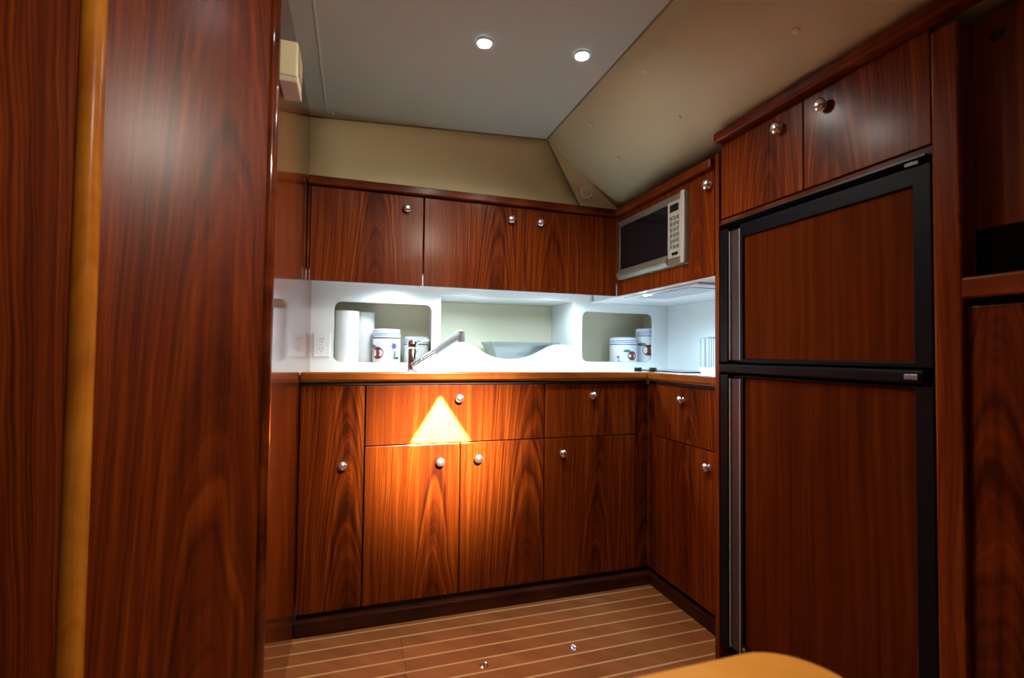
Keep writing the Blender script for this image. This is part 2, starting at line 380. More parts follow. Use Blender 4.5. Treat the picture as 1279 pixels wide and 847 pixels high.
t = thing('base_cabinet', (1.16, 0.19, 0), 'mahogany base cabinet with small drawer over a single door near the inside corner', 'cabinet')
carcass(t, 0.950, 1.446, 0.019, 0.37, 0.076, 0.895, ())
front_y(t, 'drawer_front', 0.950, 1.387, ZM, ZD+0.002, (1.167, 0.835), off=0.05)
front_y(t, 'door', 0.950, 1.387, ZB, ZM, (1.03, 0.594), off=0.02)
front_y(t, 'corner_filler', 1.388, 1.4548, ZB, ZD+0.002, y=0.003)
t = thing('base_cabinet', (1.63, -0.27, 0), 'mahogany base cabinet on the right, between the inside corner and the refrigerator', 'cabinet')
carcass(t, 1.469, 1.82, -0.54, 0.016, 0.076, 0.895, ())
front_x(t, 'drawer_front', -0.062, -0.538, ZM, ZD+0.002, (-0.245, 0.833), x=1.45)
front_x(t, 'door', -0.062, -0.538, ZB, ZM, (-0.395, 0.597), x=1.45, off=0.03)
front_x(t, 'corner_filler', 0.005, -0.060, ZB, ZD+0.002, x=1.453)

# ------------------------------------------------------------------ countertop with wood edge, sink
SX0, SX1, SY0, SY1 = 0.50, 0.90, 0.05, 0.235
ct = thing('countertop', (0.7, 0.18, 0.9), 'white L-shaped countertop with a raised mahogany front edge', 'countertop')
xy = lambda a, bb, d: (a, bb, 0.900+d)
outer = [(0.002, 0.0), (1.45, 0.0), (1.45, -0.54), (XS-0.001, -0.54), (XS-0.001, YS-0.001), (0.002, YS-0.001)]
MB().plate(outer, [rrect(SX0, SX1, SY0, SY1, 0.03)], xy, 0.025).build('worktop', SOLID, ct)
box('wood_edge', WOODE, ct, 0.002, 1.428, -0.024, -0.0005, 0.907, 0.937, bevel=0.005, seg=3)
box('wood_edge', WOODE, ct, 1.4285, 1.4495, -0.54, -0.0005, 0.907, 0.937, bevel=0.005, seg=3)
box('edge_shadow_strip', CARC, ct, 0.002, 1.447, 0.004, 0.018, 0.888, 0.8995)  # dark strip stands in for the shade under the counter edge
box('edge_shadow_strip', CARC, ct, 1.455, 1.468, -0.54, 0.0, 0.888, 0.8995)
sk = thing('sink', (0.70, 0.14, 0.80), 'white rectangular sink set into the counter in front of the faucet', 'sink')
bb = MB(); q = 0.004
bb.box(SX0-q, SX1+q, SY0-q, SY1+q, 0.775, 0.780)
bb.box(SX0-q, SX0-0.0005, SY0-q, SY1+q, 0.780, 0.899); bb.box(SX1+0.0005, SX1+q, SY0-q, SY1+q, 0.780, 0.899)
bb.box(SX0, SX1, SY0-q, SY0-0.0005, 0.780, 0.899); bb.box(SX0, SX1, SY1+0.0005, SY1+q, 0.780, 0.899)
bb.build('basin', ENAMEL, sk)
MB().plate(rrect(SX0-0.014, SX1+0.014, SY0-0.014, SY1+0.014, 0.036), [rrect(SX0-0.001, SX1+0.001, SY0-0.001, SY1+0.001, 0.03)], lambda a, c, d: (a, c, 0.9252+d), 0.0035).build('rim', SATIN, sk)
MB().lathe((0.70, 0.14, 0.7805), (0, 0, 1), [(0.024, 0), (0.024, 0.002), (0.018, 0.001), (0, 0.0005)], 20).build('drain', CHROME, sk, smooth=True)

# faucet
fx, fy = 0.428, 0.262
fa = thing('faucet', (fx, fy, 0.925), 'chrome galley faucet with long slanted pull-out spout and pale spray head', 'faucet')
MB().lathe((fx, fy, 0.9255), (0, 0, 1), [(0.030, 0), (0.030, 0.005), (0.0235, 0.010), (0.0235, 0.10), (0.0215, 0.104)], 28).build('body', CHROME, fa, smooth=True)
MB().lathe((fx, fy, 1.030), (0, 0, 1), [(0.0225, 0), (0.0245, 0.006), (0.0245, 0.026), (0.019, 0.036), (0, 0.040)], 28).build('cap', CHROME, fa, smooth=True)
MB().tube([(fx+0.01, fy-0.008, 1.052), (fx+0.035, fy-0.02, 1.061), (fx+0.065, fy-0.03, 1.069)], [0.006, 0.005, 0.0055], 12).build('lever', CHROME, fa, smooth=True)
P0, P1, P2 = Vector((0.424, 0.222, 0.952)), Vector((0.516, 0.226, 1.014)), Vector((0.628, 0.226, 1.096))
MB().tube([P0, P0.lerp(P1, .5), P1], [0.017, 0.0165, 0.0155], 16).build('spout', CHROME, fa, smooth=True)
sh = MB().tube([P1, P1.lerp(P2, .6), P2, P2+Vector((0.014, 0, 0.002))], [0.0150, 0.0160, 0.0205, 0.017], 16).build('spray_head', plain('pale_grey_plastic', (0.22, 0.23, 0.25), 0.35), fa, smooth=True)
MB().tube([P2+Vector((0.006, -0.004, 0.012)), P2+Vector((0.010, -0.006, -0.036))], [0.018, 0.0165], 16).build('nozzle', SATIN, sh, smooth=True)

# cooktop on the right counter
ck = thing('cooktop', (1.68, 0.12, 0.925), 'small built-in cooktop with black glass and two black knobs in the corner', 'cooktop')
box('rim', ENAMEL, ck, 1.475, 1.815, -0.075, 0.315, 0.9255, 0.932, bevel=0.002)
box('glass', BLACKG, ck, 1.585, 1.805, -0.060, 0.300, 0.9325, 0.939, bevel=0.001)
for kx, ky in ((1.505, 0.17), (1.545, 0.105)):
    MB().lathe((kx, ky, 0.9325), (0, 0, 1), [(0.019, 0), (0.019, 0.014), (0.015, 0.021), (0, 0.022)], 20).build('control_knob', BLACKG, ck, smooth=True, label='black control knob')

# ------------------------------------------------------------------ upper cabinets
YU, XU, ZU1 = 0.11, 1.35, 1.657
def uppbody(t, x0, x1, y0, y1):
    box('body', CARC, t, x0, x1, y0, y1, 1.340, 1.672)
    box('bottom_panel', WHITE, t, x0, x1, y0, y1, 1.333, 1.3395)
t = thing('upper_cabinet', (0.225, 0.25, ZU), 'single-door mahogany wall cabinet next to the left bulkhead', 'cabinet')
uppbody(t, 0.003, 0.446, YU+TH+0.001, YS+0.01)
front_y(t, 'door', 0.012, 0.447, ZU, ZU1, (0.378, 1.600), y=YU, off=0.02)
box('filler_strip', WOOD, t, 0.003, 0.0105, YU+0.004, YU+TH, ZU, ZU1)
box('door_bumper', PLW, t, 0.438, 0.445, YU+0.004, YU+0.012, ZU-0.007, ZU+0.0015)
t = thing('upper_cabinet', (0.9, 0.25, ZU), 'double-door mahogany wall cabinet in the middle above the sink', 'cabinet')
uppbody(t, 0.449, 1.349, YU+TH+0.001, YS+0.01)
front_y(t, 'door', 0.449, 0.892, ZU, ZU1, (0.825, 1.597), y=YU, off=0.09)
front_y(t, 'door', 0.892, 1.350, ZU, ZU1, (0.960, 1.595), y=YU, off=-0.1)
# microwave cabinet
MY0, MY1, MZ0, MZ1 = 0.076, -0.412, 1.352, 1.630
t = thing('microwave_cabinet', (1.58, -0.22, ZU), 'mahogany wall cabinet built around the microwave', 'cabinet')
yz = lambda a, bb, d: (XU+d, a, bb)
fp = MB().plate([(-0.5445, ZU+0.001), (YU-0.002, ZU+0.001), (YU-0.002, ZU1), (-0.5445, ZU1)], [[(MY1, MZ0), (MY0, MZ0), (MY0, MZ1), (MY1, MZ1)]], yz, TH).build('front_panel', WOOD, t, grain_off=-0.25)
knob(fp, (XU, -0.520, 1.607), (-1, 0, 0))
bb = MB(); bb.box(XU+TH+0.001, XS, -0.5445, -0.530, ZU+0.006, 1.672); bb.box(XU+TH+0.001, XS, -0.530, 0.128, 1.655, 1.672); bb.box(XU+TH+0.001, XS, -0.530, 0.128, ZU+0.006, ZU+0.03)
bb.box(XU+TH+0.001, XS, 0.112, 0.128, ZU+0.03, 1.655); bb.box(XS-0.012, XS, -0.530, 0.112, ZU+0.03, 1.655)
bb.build('body', CARC, t)
box('bottom_panel', WHITE, t, XU+0.002, XS, -0.5445, 0.379, ZU-0.0035, ZU+0.0004)
box('corner_filler', WHITE, t, XU+TH+0.0005, XU+TH+0.008, 0.129, 0.379, ZU+0.0006, 1.35)
# crown rails
cr_ = struct(box('trim_2', WOODH, None, 0.002, 1.330, YU-0.022, YU+0.034, 1.660, 1.691, bevel=0.004), 'mahogany crown rail over the back wall cabinets', 'trim')
struct(box('trim_3', WOODH, None, 1.3305, 1.386, -0.5445, YU+0.034, 1.660, 1.691, bevel=0.004), 'mahogany crown rail over the microwave', 'trim')

# microwave
mw = thing('microwave', (1.55, -0.168, MZ0), 'silver built-in microwave oven with black door window', 'microwave')
xf = XU-0.012
box('body', SILVER, mw, XU+0.004, 1.74, MY1+0.008, MY0-0.008, MZ0+0.002, MZ1-0.006, bevel=0.003)
zt_, zb_ = MZ1-0.003, MZ0+0.005
yl, yr = MY0-0.003, MY1+0.003
fr = MB().plate([(yr, zb_), (yl, zb_), (yl, zt_), (yr, zt_)], [[(-0.300, 1.402), (0.064, 1.402), (0.064, 1.600), (-0.300, 1.600)]], lambda a, c, d: (xf+d, a, c), 0.016).build('front_frame', SILVER, mw, bevel=0.002)
box('window', BLACKG, mw, xf+0.004, xf+0.012, -0.299, 0.063, 1.403, 1.599)
b = MB(); n_ = 8      # bulged lower lip
for yy0, yy1, za, zb2 in ((-0.300, yl, zb_, 1.400), ):
    ring = []
    for i in range(n_+1):
        th_ = math.pi/2*i/n_
        ring.append((xf-0.016*math.sin(th_*1.0)*math.cos(th_)*2*0.7, za+(zb2-za)*i/n_))
    va = [b.bm.verts.new((x, yy0, z)) for x, z in ring]; vb = [b.bm.verts.new((x, yy1, z)) for x, z in ring]
    for i in range(n_): b.bm.faces.new((va[i], va[i+1], vb[i+1], vb[i]))
    b.bm.faces.new(va+[]) ; b.bm.faces.new(vb[::-1])
b.build('lower_lip', SILVER, mw, smooth=True)
box('side_handle', plain('bright_silver', (0.78, 0.77, 0.73), 0.3, 0.5), mw, xf-0.010, xf-0.0005, yr, yr+0.022, zb_, zt_, bevel=0.003)
kp = box('control_panel', KEYS, mw, xf-0.003, xf-0.0005, -0.384, -0.303, 1.384, 1.602, bevel=0.001)
box('display', BLACKG, kp, xf-0.0045, xf-0.0032, -0.370, -0.318, 1.562, 1.590)
for i in range(6):
    for j in range(3):
        box('key', SILVER, kp, xf-0.0042, xf-0.0032, -0.372+j*0.020, -0.358+j*0.020, 1.420+i*0.022, 1.434+i*0.022)
box('door_button', BLACKG, kp, xf-0.0042, xf-0.0032, -0.366, -0.330, 1.394, 1.405)

# range hood under the microwave cabinet
rh = thing('range_hood', (1.57, -0.15, ZU-0.012), 'slim pale grey range hood under the microwave cabinet', 'range hood')
box('panel', HOODM, rh, 1.375, 1.56, -0.43, 0.085, ZU-0.012, ZU-0.004, bevel=0.002)
box('filter', GREYV, rh, 1.395, 1.545, -0.36, 0.0, ZU-0.0145, ZU-0.0125)
hl = MB().lathe((1.385, -0.08, ZU-0.0122), (0, 0, -1), [(0.008, 0), (0.008, 0.003), (0, 0.004)], 14).build('lamp_lens', LED, rh)
def lamp(kind, name, loc, energy, col, parent, size=0.02, angle=None, blend=0.5, aim=(0, 0, -1)):
    ld = bpy.data.lights.new(name, kind); ld.energy = energy; ld.color = col
    ld.shadow_soft_size = size
    if kind == 'SPOT': ld.spot_size = math.radians(angle); ld.spot_blend = blend
    lo = bpy.data.objects.new(name, ld); C.objects.link(lo)
    lo.rotation_euler = Vector(aim).to_track_quat('-Z', 'Y').to_euler()
    lo.parent = parent; lo.location = Vector(loc)-wpos(parent)
    return lo
lamp('SPOT', 'hood_light', (1.50, -0.09, ZU-0.025), E_HOOD, (0.52, 0.78, 1.0), rh, 0.03, 165, 0.6)

# puck lights under the wall cabinets
for i, (px, py, en, lab) in enumerate(((0.345, 0.26, E_PUCK_L, 'round puck light under the single-door wall cabinet'), (0.70, 0.22, E_PUCK_S, 'round puck light over the sink under the wall cabinet'), (1.13, 0.25, E_PUCK_R, 'round puck light under the wall cabinet near the right niche'))):
    t = thing('puck_light', (px, py, 1.3325), lab, 'light', 'puck lights under the wall cabinets')
    MB().lathe((px, py, 1.3325), (0, 0, -1), [(0.030, 0), (0.030, 0.005), (0.024, 0.007)], 24).build('housing', PLW, t, smooth=True)
    MB().lathe((px, py, 1.3255), (0, 0, -1), [(0.020, 0), (0.0, 0.002)], 20).build('lens', LEDW, t)
    lamp('SPOT', 'puck_bulb', (px, py, 1.316), en, COOL, t, 0.02, 168, 0.5)

# ------------------------------------------------------------------ refrigerator and its enclosure
XF = 1.364
en = thing('refrigerator_enclosure', (1.63, -0.88, 0), 'mahogany surround framing the black refrigerator', 'cabinet')
box('side_panel', WOOD, en, XF-0.012, 1.90, -0.564, -0.545, 0, 1.705)
box('top_rail', WOODH, en, XF-0.004, 1.50, -1.203, -0.565, 1.4545, 1.471)
post = MB().box(XF-0.016, 1.398, -1.256, -1.2045, 0, 1.712).build('post', WOOD, en, 0.006, seg=3, grain_off=0.3)
oc = thing('overhead_cabinet', (1.6, -0.88, 1.473), 'two-door mahogany locker above the refrigerator', 'cabinet')
box('body', CARC, oc, XF+0.01, 1.49, -1.203, -0.565, 1.4725, 1.70)
front_x(oc, 'door', -0.570, -0.889, 1.472, 1.728, (-0.811, 1.678), x=XF-0.01, off=-0.05)
front_x(oc, 'door', -0.889, -1.203, 1.472, 1.728, (-0.951, 1.678), x=XF-0.01, off=0.06)
ccr = MB().box(XF-0.040, 1.375, -2.6, -0.566, 1.730, 1.764).build('trim_4', WOODH, None, 0.008, seg=3)
struct(ccr, 'dark mahogany crown rail above the refrigerator cabinets', 'trim')

fg = thing('refrigerator', (1.63, -0.884, 0), 'black two-door refrigerator with mahogany door inlays', 'refrigerator')
box('body', BLACK, fg, XF+0.045, 1.90, -1.203, -0.565, 0.03, 1.453)
def fdoor(z0, z1, p0, p1, lab):
    d = MB().box(XF+0.004, XF+0.042, -1.200, -0.568, z0, z1).build('door', BLACK, fg, 0.003, label=lab)
    # raised black frame round the inlay
    MB().plate([(-1.200, z0), (-0.655, z0), (-0.655, z1), (-1.200, z1)], [[(-1.163, p0), (-0.668, p0), (-0.668, p1), (-1.163, p1)]], lambda a, c, e: (XF-0.010+e, a, c), 0.0135).build('frame', BLACK, d, 0.002)
    box('inlay_panel', WOODF, d, XF-0.003, XF+0.0035, -1.162, -0.669, p0+0.001, p1-0.001)
    h = box('handle_channel', DARKH, d, XF-0.004, XF+0.0035, -0.648, -0.612, z0+0.008, z1-0.012)
    for yy in (-0.6085, -0.6515):
        box('handle_trim', TRIMG, h, XF-0.0085, XF-0.0005, yy-0.0022, yy+0.0022, z0+0.008, z1-0.012)
    box('edge_rail', BLACK, d, XF-0.012, XF+0.0035, -0.604, -0.568, z0, z1, bevel=0.003)
    return d
fdoor(0.992, 1.436, 1.004, 1.394, 'upper freezer door')
lo_ = fdoor(0.070, 0.952, 0.112, 0.946, 'lower refrigerator door')
MB().lathe((XF-0.0105, -0.672, 0.104), (-1, 0, 0), [(0.006, 0), (0.006, 0.003), (0, 0.004)], 14).build('screw_cap', SATIN, lo_, smooth=True)
box('divider', BLACK, fg, XF-0.020, XF+0.044, -1.188, -0.570, 0.957, 0.987, bevel=0.006, seg=3)
box('hinge', plain('hinge_steel', (0.25, 0.26, 0.30), 0.35, 0.5), fg, XF-0.024, XF-0.0205, -1.178, -1.150, 0.966, 0.978, bevel=0.0015)
box('hinge', plain('dark_steel', (0.10, 0.11, 0.13), 0.35, 0.8), fg, XF-0.016, XF+0.004, -1.180, -1.150, 1.4375, 1.4475, bevel=0.0015)
box('top_molding', plain('blue_black_molding', (0.018, 0.024, 0.034), 0.35), fg, XF-0.022, XF+0.044, -1.196, -0.570, 1.449, 1.4535)
box('kick_plate', BLACK, fg, XF+0.02, XF+0.044, -1.20, -0.568, 0.03, 0.066)
for yy in (-0.60, -1.17):
    MB().lathe((1.45, yy, 0.0), (0, 0, 1), [(0.015, 0), (0.015, 0.03)], 12).build('foot', BLACK, fg)

# ------------------------------------------------------------------ right-hand locker
lk = thing('side_locker', (1.6, -1.6, 0), 'mahogany locker right of the refrigerator with a finger-hole panel and open slot', 'cabinet')
hole = [(-1.2935+0.0135*math.cos(a), 1.664+0.0135*math.sin(a)) for a in [2*math.pi*i/20 for i in range(20)]]
MB().plate([(-2.5, 1.278), (-1.2385, 1.278), (-1.2385, 1.712), (-2.5, 1.712)], [hole], lambda a, c, d: (1.40+d, a, c), 0.014).build('sliding_panel', WOOD, lk, label='upper panel with a round finger hole')
box('back', CARC, lk, 1.60, 1.612, -2.5, -1.257, 0, 1.715)
box('shelf', WOODH, lk, 1.372, 1.60, -2.5, -1.2565, 1.142, 1.160)
box('shelf_rail', WOODH, lk, XF-0.020, 1.371, -2.5, -1.2565, 1.134, 1.176, bevel=0.005, seg=3)
box('door', WOOD, lk, XF-0.002, XF+0.018, -2.0, -1.2385-0.019, 0.03, 1.118, bevel=0.0015, grain_off=0.31)
box('door', WOOD, lk, XF-0.002, XF+0.018, -2.5, -2.004, 0.03, 1.118, bevel=0.0015)
box('kick_board', CARC, lk, XF+0.02, 1.60, -2.5, -1.257, 0, 0.03)

# ------------------------------------------------------------------ ceiling downlights
def downlight(x, y, label, r=0.021):
    t = thing('recessed_downlight', (x, y, ZC), label, 'light', 'recessed ceiling lights')
    MB().plate([(x+(r+0.008)*math.cos(a), y+(r+0.008)*math.sin(a)) for a in [2*math.pi*i/32 for i in range(32)]], [[(x+r*math.cos(a), y+r*math.sin(a)) for a in [2*math.pi*i/32 for i in range(32)]]], lambda a, c, d: (a, c, ZC-0.001+d), -0.006).build('bezel', SATIN, t, smooth=True)
    MB().lathe((x, y, ZC-0.001), (0, 0, -1), [(r-0.001, 0), (r-0.001, 0.003), (0, 0.0045)], 28).build('lens', LED, t)
    return t
da = downlight(*LAMP_A, 'bright round downlight in the ceiling, left of the two')
db = downlight(*LAMP_B, 'round downlight in the ceiling nearer the sloping right panel')
lamp('SPOT', 'downlight_bulb', (*LAMP_A, ZC-0.02), E_SPOT_A, NEUTRAL, da, 0.02, 158, 1.0)
lamp('SPOT', 'downlight_bulb', (*LAMP_B, ZC-0.02), E_SPOT_B, NEUTRAL, db, 0.02, 158, 1.0)
# lamps of the same kind over the table and the passage, outside the picture;
# added spot by the table lamp; nodes shape its triangle and drawer glow
dc = downlight(*LAMP_C, 'round downlight in the ceiling over the table')
lamp('SPOT', 'downlight_bulb', (*LAMP_C, ZC-0.02), E_TABLE, (1.0, 0.9, 0.74), dc, 0.03, 115, 0.9, aim=(-0.85, 0.90, -0.75))
beam = lamp('SPOT', 'added_beam_spot', (*LAMP_C, ZC-0.016), E_BEAM, (1.0, 0.92, 0.78), dc, 0.006, 40, 0.2, aim=(0.52-LAMP_C[0], 0-LAMP_C[1], 0.66-(ZC-0.016)))
ld = beam.data; ld.use_nodes = True; ln = ld.node_tree.nodes; ll = ld.node_tree.links
em = next(q for q in ln if q.type == 'EMISSION')
gi = ln.new('ShaderNodeNewGeometry'); sx = ln.new('ShaderNodeSeparateXYZ'); ll.new(gi.outputs['Incoming'], sx.inputs[0])
def LM(op, a, c=None, d=None):
    q = ln.new('ShaderNodeMath'); q.operation = op
    for i, v in enumerate((a, c, d)):
        if v is None: continue
        if isinstance(v, (int, float)): q.inputs[i].default_value = v
        else: ll.new(v, q.inputs[i])
    return q.outputs[0]
def sstep(v, lo, hi):
    q = ln.new('ShaderNodeMapRange'); q.interpolation_type = 'SMOOTHSTEP'
    q.inputs[1].default_value = lo; q.inputs[2].default_value = hi; q.inputs[3].default_value = 0; q.inputs[4].default_value = 1
    ll.new(v, q.inputs[0]); return q.outputs[0]
PX = LM('ADD', LM('MULTIPLY', LM('DIVIDE', sx.outputs['X'], sx.outputs['Y']), -LAMP_C[1]), LAMP_C[0])
PZ = LM('ADD', LM('MULTIPLY', LM('DIVIDE', sx.outputs['Z'], sx.outputs['Y']), -LAMP_C[1]), ZC-0.016)
drop = LM('SUBTRACT', 0.842, PZ); dx = LM('SUBTRACT', PX, 0.509)
left = sstep(LM('ADD', dx, LM('MULTIPLY', drop, 0.62)), -0.008, 0.014)
right = sstep(LM('SUBTRACT', LM('MULTIPLY', drop, 0.68), dx), -0.008, 0.014)
bot = sstep(PZ, 0.652, 0.672)
tri = LM('MULTIPLY', LM('MULTIPLY', left, right), bot)
gx = LM('SUBTRACT', PX, 0.525); gz = LM('SUBTRACT', PZ, 0.64)
r2 = LM('ADD', LM('MULTIPLY', LM('MULTIPLY', gx, gx), 18.0), LM('MULTIPLY', LM('MULTIPLY', gz, gz), 15.0))
glow = LM('POWER', 2.718, LM('MULTIPLY', r2, -1.0))
ll.new(LM('ADD', LM('MULTIPLY', tri, 3.4), LM('MULTIPLY', glow, 0.20)), em.inputs['Strength'])
dd = downlight(*LAMP_D, 'round downlight in the ceiling over the passage')
lamp('SPOT', 'downlight_bulb', (*LAMP_D, ZC-0.02), E_SALOON, WARM, dd, 0.02, 110, 0.9)

# ------------------------------------------------------------------ small fixed things
# round vent fitting on the corner panel
nf = (K1-K0).cross(K2-K0).normalized()
if nf.y > 0: nf = -nf
vc = K0*0.33+K1*0.36+K2*0.31
vt = thing('round_vent', vc, 'small round cream fitting on the corner headliner panel', 'vent')
MB().lathe(vc+nf*0.0005, nf, [(0.034, 0), (0.034, 0.006), (0.028, 0.010), (0.026, 0.006), (0.0, 0.006)], 28).build('ring', BUTTON, vt, smooth=True)
MB().lathe(vc+nf*0.007, nf, [(0.017, 0), (0.017, 0.008), (0.012, 0.011), (0, 0.011)], 24).build('disc', LINER, vt, smooth=True)
# alarm box on the bulkhead
ab = thing('wall_sensor', (0.0, -0.60, 1.70), 'ivory plastic sensor box with side grille mounted high on the left bulkhead', 'sensor')
box('housing', IVORY, ab, 0.0005, 0.042, -0.655, -0.560, 1.671, 1.756, bevel=0.004)
gr = box('grille', IVORYD, ab, 0.0421, 0.0435, -0.640, -0.575, 1.688, 1.749)
for i in range(8): box('slat', IVORY, gr, 0.0436, 0.0448, -0.640, -0.575, 1.690+i*0.0075, 1.693+i*0.0075)
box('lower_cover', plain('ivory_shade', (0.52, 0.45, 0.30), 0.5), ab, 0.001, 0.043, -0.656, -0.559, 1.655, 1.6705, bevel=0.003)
# outlet
ol = thing('wall_outlet', (0.047, YS, 1.04), 'white double power outlet on the splash left of the niche', 'outlet')
box('plate', PLW, ol, 0.013, 0.082, YS-0.006, YS-0.0005, 0.987, 1.096, bevel=0.003)
for zc in (1.063, 1.020):
    so = MB().plate(rrect(0.031, 0.064, zc-0.015, zc+0.015, 0.008), [], lambda a, c, d: (a, YS-0.0062+d, c), -0.002).build('socket', WHITE, ol)
    for sxx in (0.041, 0.053): box('slot', DARKSLOT, so, sxx-0.0012, sxx+0.0012, YS-0.0092, YS-0.0084, zc-0.001, zc+0.008)
    MB().lathe((0.047, YS-0.0083, zc-0.008), (0, -1, 0), [(0.0022, 0), (0, 0.0008)], 10).build('slot', DARKSLOT, so)
for zc in (1.0415, 1.088, 0.995): MB().lathe((0.047, YS-0.0062, zc), (0, -1, 0), [(0.0025, 0), (0, 0.001)], 10).build('screw', SATIN, ol)
# floor lift rings
for i, (lx, ly, lab) in enumerate(((0.605, -0.355, 'chrome lift ring set in the striped floor, nearer the bulkhead'), (0.922, -0.355, 'chrome lift ring set in the striped floor, nearer the refrigerator'))):
    t = thing('floor_latch', (lx, ly, 0), lab, 'latch', 'floor hatch lift rings')
    MB().lathe((lx, ly, 0.0003), (0, 0, 1), [(0.014, 0), (0.014, 0.002), (0.011, 0.003), (0.010, 0.0015), (0, 0.0015)], 24).build('cup', CHROME, t, smooth=True)
    pts = [(lx+0.0075*math.cos(a), ly+0.0075*math.sin(a), 0.0055+0.004*math.sin(a)) for a in [2*math.pi*k/16 for k in range(17)]]
    MB().tube(pts, 0.0016, 8).build('ring', CHROME, t, smooth=True)

# ------------------------------------------------------------------ niche contents
def roll(x, y, r, z0, h, lab):
    t = thing('paper_towel_roll', (x, y, z0), lab, 'paper towel')
    MB().lathe((x, y, z0+0.0005), (0, 0, 1), [(r, 0), (r, h), (r-0.003, h+0.001), (0.02, h+0.001), (0.02, h-0.03), (0, h-0.03)], 40).build('paper', PAPER, t, smooth=True)
    MB().lathe((x, y, z0+0.0005), (0, 0, 1), [(0.0195, h-0.029), (0.0195, h+0.0015), (0.0178, h+0.0015), (0.0178, h-0.029)], 24).build('core', plain('cardboard', (0.4, 0.3, 0.2), 0.9), t, smooth=True)
ZN1, ZN2 = 0.963, 0.973
roll(0.150, 0.456, 0.052, ZN1, 0.234, 'fat white paper towel roll standing in the left niche')
roll(0.224, 0.540, 0.050, ZN1, 0.236, 'white paper towel roll half hidden behind the front roll in the left niche')
def disc_on(cx, cy, r, ang, z, w_, h_, parent, name, mat, lift=0.0006, shape=None):
    """decal-like raised glaze motif that follows the jar wall; ang measured from -y toward +x"""
    bb = MB(); n = 18
    def P(a, c): 
        th_ = ang+a/r
        return (cx+(r+lift)*math.sin(th_), cy-(r+lift)*math.cos(th_), z+c)
    loop = shape or [(math.cos(2*math.pi*i/n), math.sin(2*math.pi*i/n)) for i in range(n)]
    vs1 = [bb.bm.verts.new(P(a*w_, c*h_)) for a, c in loop]; cv = bb.bm.verts.new(P(0, 0))
    for i in range(len(loop)): bb.bm.faces.new((cv, vs1[i], vs1[(i+1) % len(loop)]))
    return bb.build(name, mat, parent, smooth=True)
def canister(x, y, r, z0, h, lidh, lab, apples=(), flowers=(), cat='canister'):
    t = thing('canister', (x, y, z0), lab, cat, 'apple-patterned canisters')
    bd = MB().lathe((x, y, z0+0.0005), (0, 0, 1), [(r*0.94, 0), (r, 0.006), (r, h-lidh-0.004), (r*0.97, h-lidh), (0, h-lidh)], 40).build('body', ENAMEL, t, smooth=True)
    ld_ = MB().lathe((x, y, z0+h-lidh+0.001), (0, 0, 1), [(r*0.985, 0), (r*1.01, 0.002), (r*1.01, lidh*0.55), (r*0.96, lidh*0.62), (r*0.98, lidh*0.85), (r*0.90, lidh), (0, lidh)], 40).build('lid', ENAMEL, t, smooth=True)
    for k in (0.18, 0.42): MB().lathe((x, y, z0+h-lidh+0.001+lidh*k), (0, 0, 1), [(r*1.005, 0), (r*1.02, 0.0015), (r*1.02, lidh*0.10), (r*1.005, lidh*0.10+0.0015)], 40).build('band', BLUEB, ld_, smooth=True)
    MB().lathe((x, y, z0+h-lidh-0.0035), (0, 0, 1), [(r*0.99, 0), (r*1.012, 0.001), (r*1.012, 0.003), (r*0.99, 0.004)], 40).build('rim_line', BROWNS, bd, smooth=True)
    for ang, z, s_ in apples:
        disc_on(x, y, r, ang, z, s_, s_*0.92, bd, 'apple_motif', APPLE)
        disc_on(x, y, r, ang+0.05, z-0.001, s_*0.32, s_*0.42, bd, 'apple_blush', APPLEH, 0.0010)
        disc_on(x, y, r, ang-s_*1.1/r, z+s_*0.95, s_*0.75, s_*0.28, bd, 'leaf_motif', LEAF, 0.0012)
    star = [((1.0 if i % 2 == 0 else 0.5)*math.cos(math.pi*i/6), (1.0 if i % 2 == 0 else 0.5)*math.sin(math.pi*i/6)) for i in range(12)]
    for ang, z, s_ in flowers:
        disc_on(x, y, r, ang, z, s_, s_, bd, 'flower_motif', BLUED, shape=star)
        disc_on(x, y, r, ang+0.04, z-s_*1.9, s_*0.28, s_*1.1, bd, 'stem_motif', LEAF)
        disc_on(x, y, r, ang+0.20, z-s_*2.6, s_*0.9, s_*0.3, bd, 'ground_motif', BROWNS)
    return t
canister(0.328, 0.462, 0.064, ZN1, 0.156, 0.040, 'large white canister with apple and blue flower in the left niche', apples=((-0.75, 1.008, 0.031),), flowers=((0.50, 1.040, 0.021),))
canister(0.472, 0.515, 0.060, ZN1, 0.125, 0.036, 'shorter white canister behind the faucet in the left niche', flowers=((-0.6, 1.005, 0.010),))
canister(1.600, 0.468, 0.076, ZN2, 0.133, 0.036, 'wide white canister with one small apple in the right niche', apples=((0.12, 1.008, 0.027),), flowers=((-0.9, 1.0, 0.010),))
canister(1.738, 0.462, 0.056, ZN2, 0.186, 0.040, 'tall white canister with a large apple at the end of the right niche', apples=((-0.30, 1.040, 0.033),))
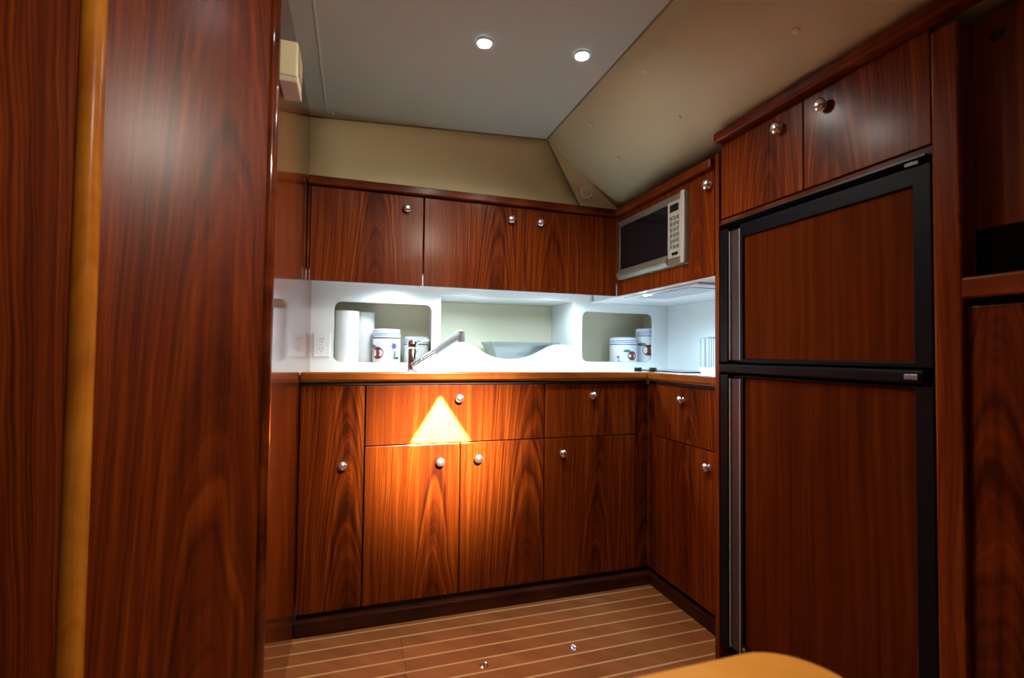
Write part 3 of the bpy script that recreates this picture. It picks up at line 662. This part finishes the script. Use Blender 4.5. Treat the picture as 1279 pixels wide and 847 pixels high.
# tray in the recess
tr = thing('serving_tray', (1.0, 0.52, 0.983), 'pale metal rectangular tray lying in the wavy recess behind the sink', 'tray')
def frus(x0, x1, y0, y1, z0, z1, f, th):
    bb = MB()
    lo = [(x0+f, y0+f*0.6, z0), (x1-f, y0+f*0.6, z0), (x1-f, y1-f*0.6, z0), (x0+f, y1-f*0.6, z0)]; hi = [(x0, y0, z1), (x1, y0, z1), (x1, y1, z1), (x0, y1, z1)]
    A = [bb.bm.verts.new(p) for p in lo]; B = [bb.bm.verts.new(p) for p in hi]
    cx, cy = (x0+x1)/2, (y0+y1)/2
    ins = lambda p, dz: (cx+(p[0]-cx)*(1-th), cy+(p[1]-cy)*(1-th*1.6), p[2]+dz)
    A2 = [bb.bm.verts.new(ins(p, 0.004)) for p in lo]; B2 = [bb.bm.verts.new(ins(p, 0)) for p in hi]
    bb.bm.faces.new(A[::-1]); bb.bm.faces.new(A2)
    for i in range(4):
        j = (i+1) % 4
        bb.bm.faces.new((A[i], A[j], B[j], B[i])); bb.bm.faces.new((A2[j], A2[i], B2[i], B2[j])); bb.bm.faces.new((B[i], B[j], B2[j], B2[i]))
    return bb
frus(0.835, 1.195, 0.42, 0.62, 0.9828, 1.058, 0.032, 0.03).build('dish', GLASS, tr)
MB().plate(rrect(0.826, 1.204, 0.412, 0.628, 0.02), [rrect(0.842, 1.188, 0.43, 0.61, 0.015)], lambda a, c, d: (a, c, 1.0585+d), 0.012).build('rim', GLASS, tr)
# dish rack
rk = thing('dish_rack', (1.73, -0.25, 0.925), 'white wire dish rack with a plastic tray beside the refrigerator', 'dish rack')
RX0, RX1, RY0, RY1 = 1.665, 1.805, -0.43, -0.085
trb = frus(RX0-0.004, RX1+0.004, RY0-0.004, RY1+0.004, 0.9255, 0.962, 0.008, 0.04).build('drip_tray', PLW, rk)
for k, (a, c) in enumerate((((RX0, RY1), (RX1, RY1)), ((RX0, RY0), (RX1, RY0)), ((RX0, RY0), (RX0, RY1)), ((RX1, RY0), (RX1, RY1)))):
    MB().tube([(*a, 1.095), (*c, 1.095)], 0.0022, 8).build('top_wire', WIRE, rk, smooth=True)
wires = [(RX0, RY0+0.345*i/10) for i in range(11)]+[(RX1, RY0+0.345*i/10) for i in range(11)]+[(RX0+0.14*i/6, RY1) for i in range(1, 6)]+[(RX0+0.14*i/6, RY0) for i in range(1, 6)]
w0 = None
for (a, c) in wires:
    if w0 is None: w0 = MB().tube([(a, c, 0.945), (a, c, 1.094)], 0.0016, 6).build('wire', WIRE, rk, smooth=True)
    else:
        q = w0.copy(); C.objects.link(q); q.location = Vector((a, c, 1.0195))-wpos(rk)

# ------------------------------------------------------------------ table in the foreground
tb = thing('dinette_table', (0.26, -1.9, 0), 'honey-coloured wooden table corner at the lower edge', 'table')
TX0, TX1, TY0, TY1, TZ = -0.10, 0.648, -2.35, -1.488, 0.70
top = MB().plate(rrect(TX0, TX1, TY0, TY1, 0.065, 10), [], lambda a, c, d: (a, c, TZ-0.03+d), 0.03)
top.build('tabletop', TABLE, tb, 0.008, seg=3)
MB().lathe((0.27, -1.92, 0.012), (0, 0, 1), [(0.045, 0), (0.045, 0.655)], 28).build('pedestal', SATIN, tb, smooth=True)
MB().lathe((0.27, -1.92, 0.0005), (0, 0, 1), [(0.14, 0), (0.14, 0.006), (0.05, 0.012)], 32).build('base_plate', SATIN, tb, smooth=True)
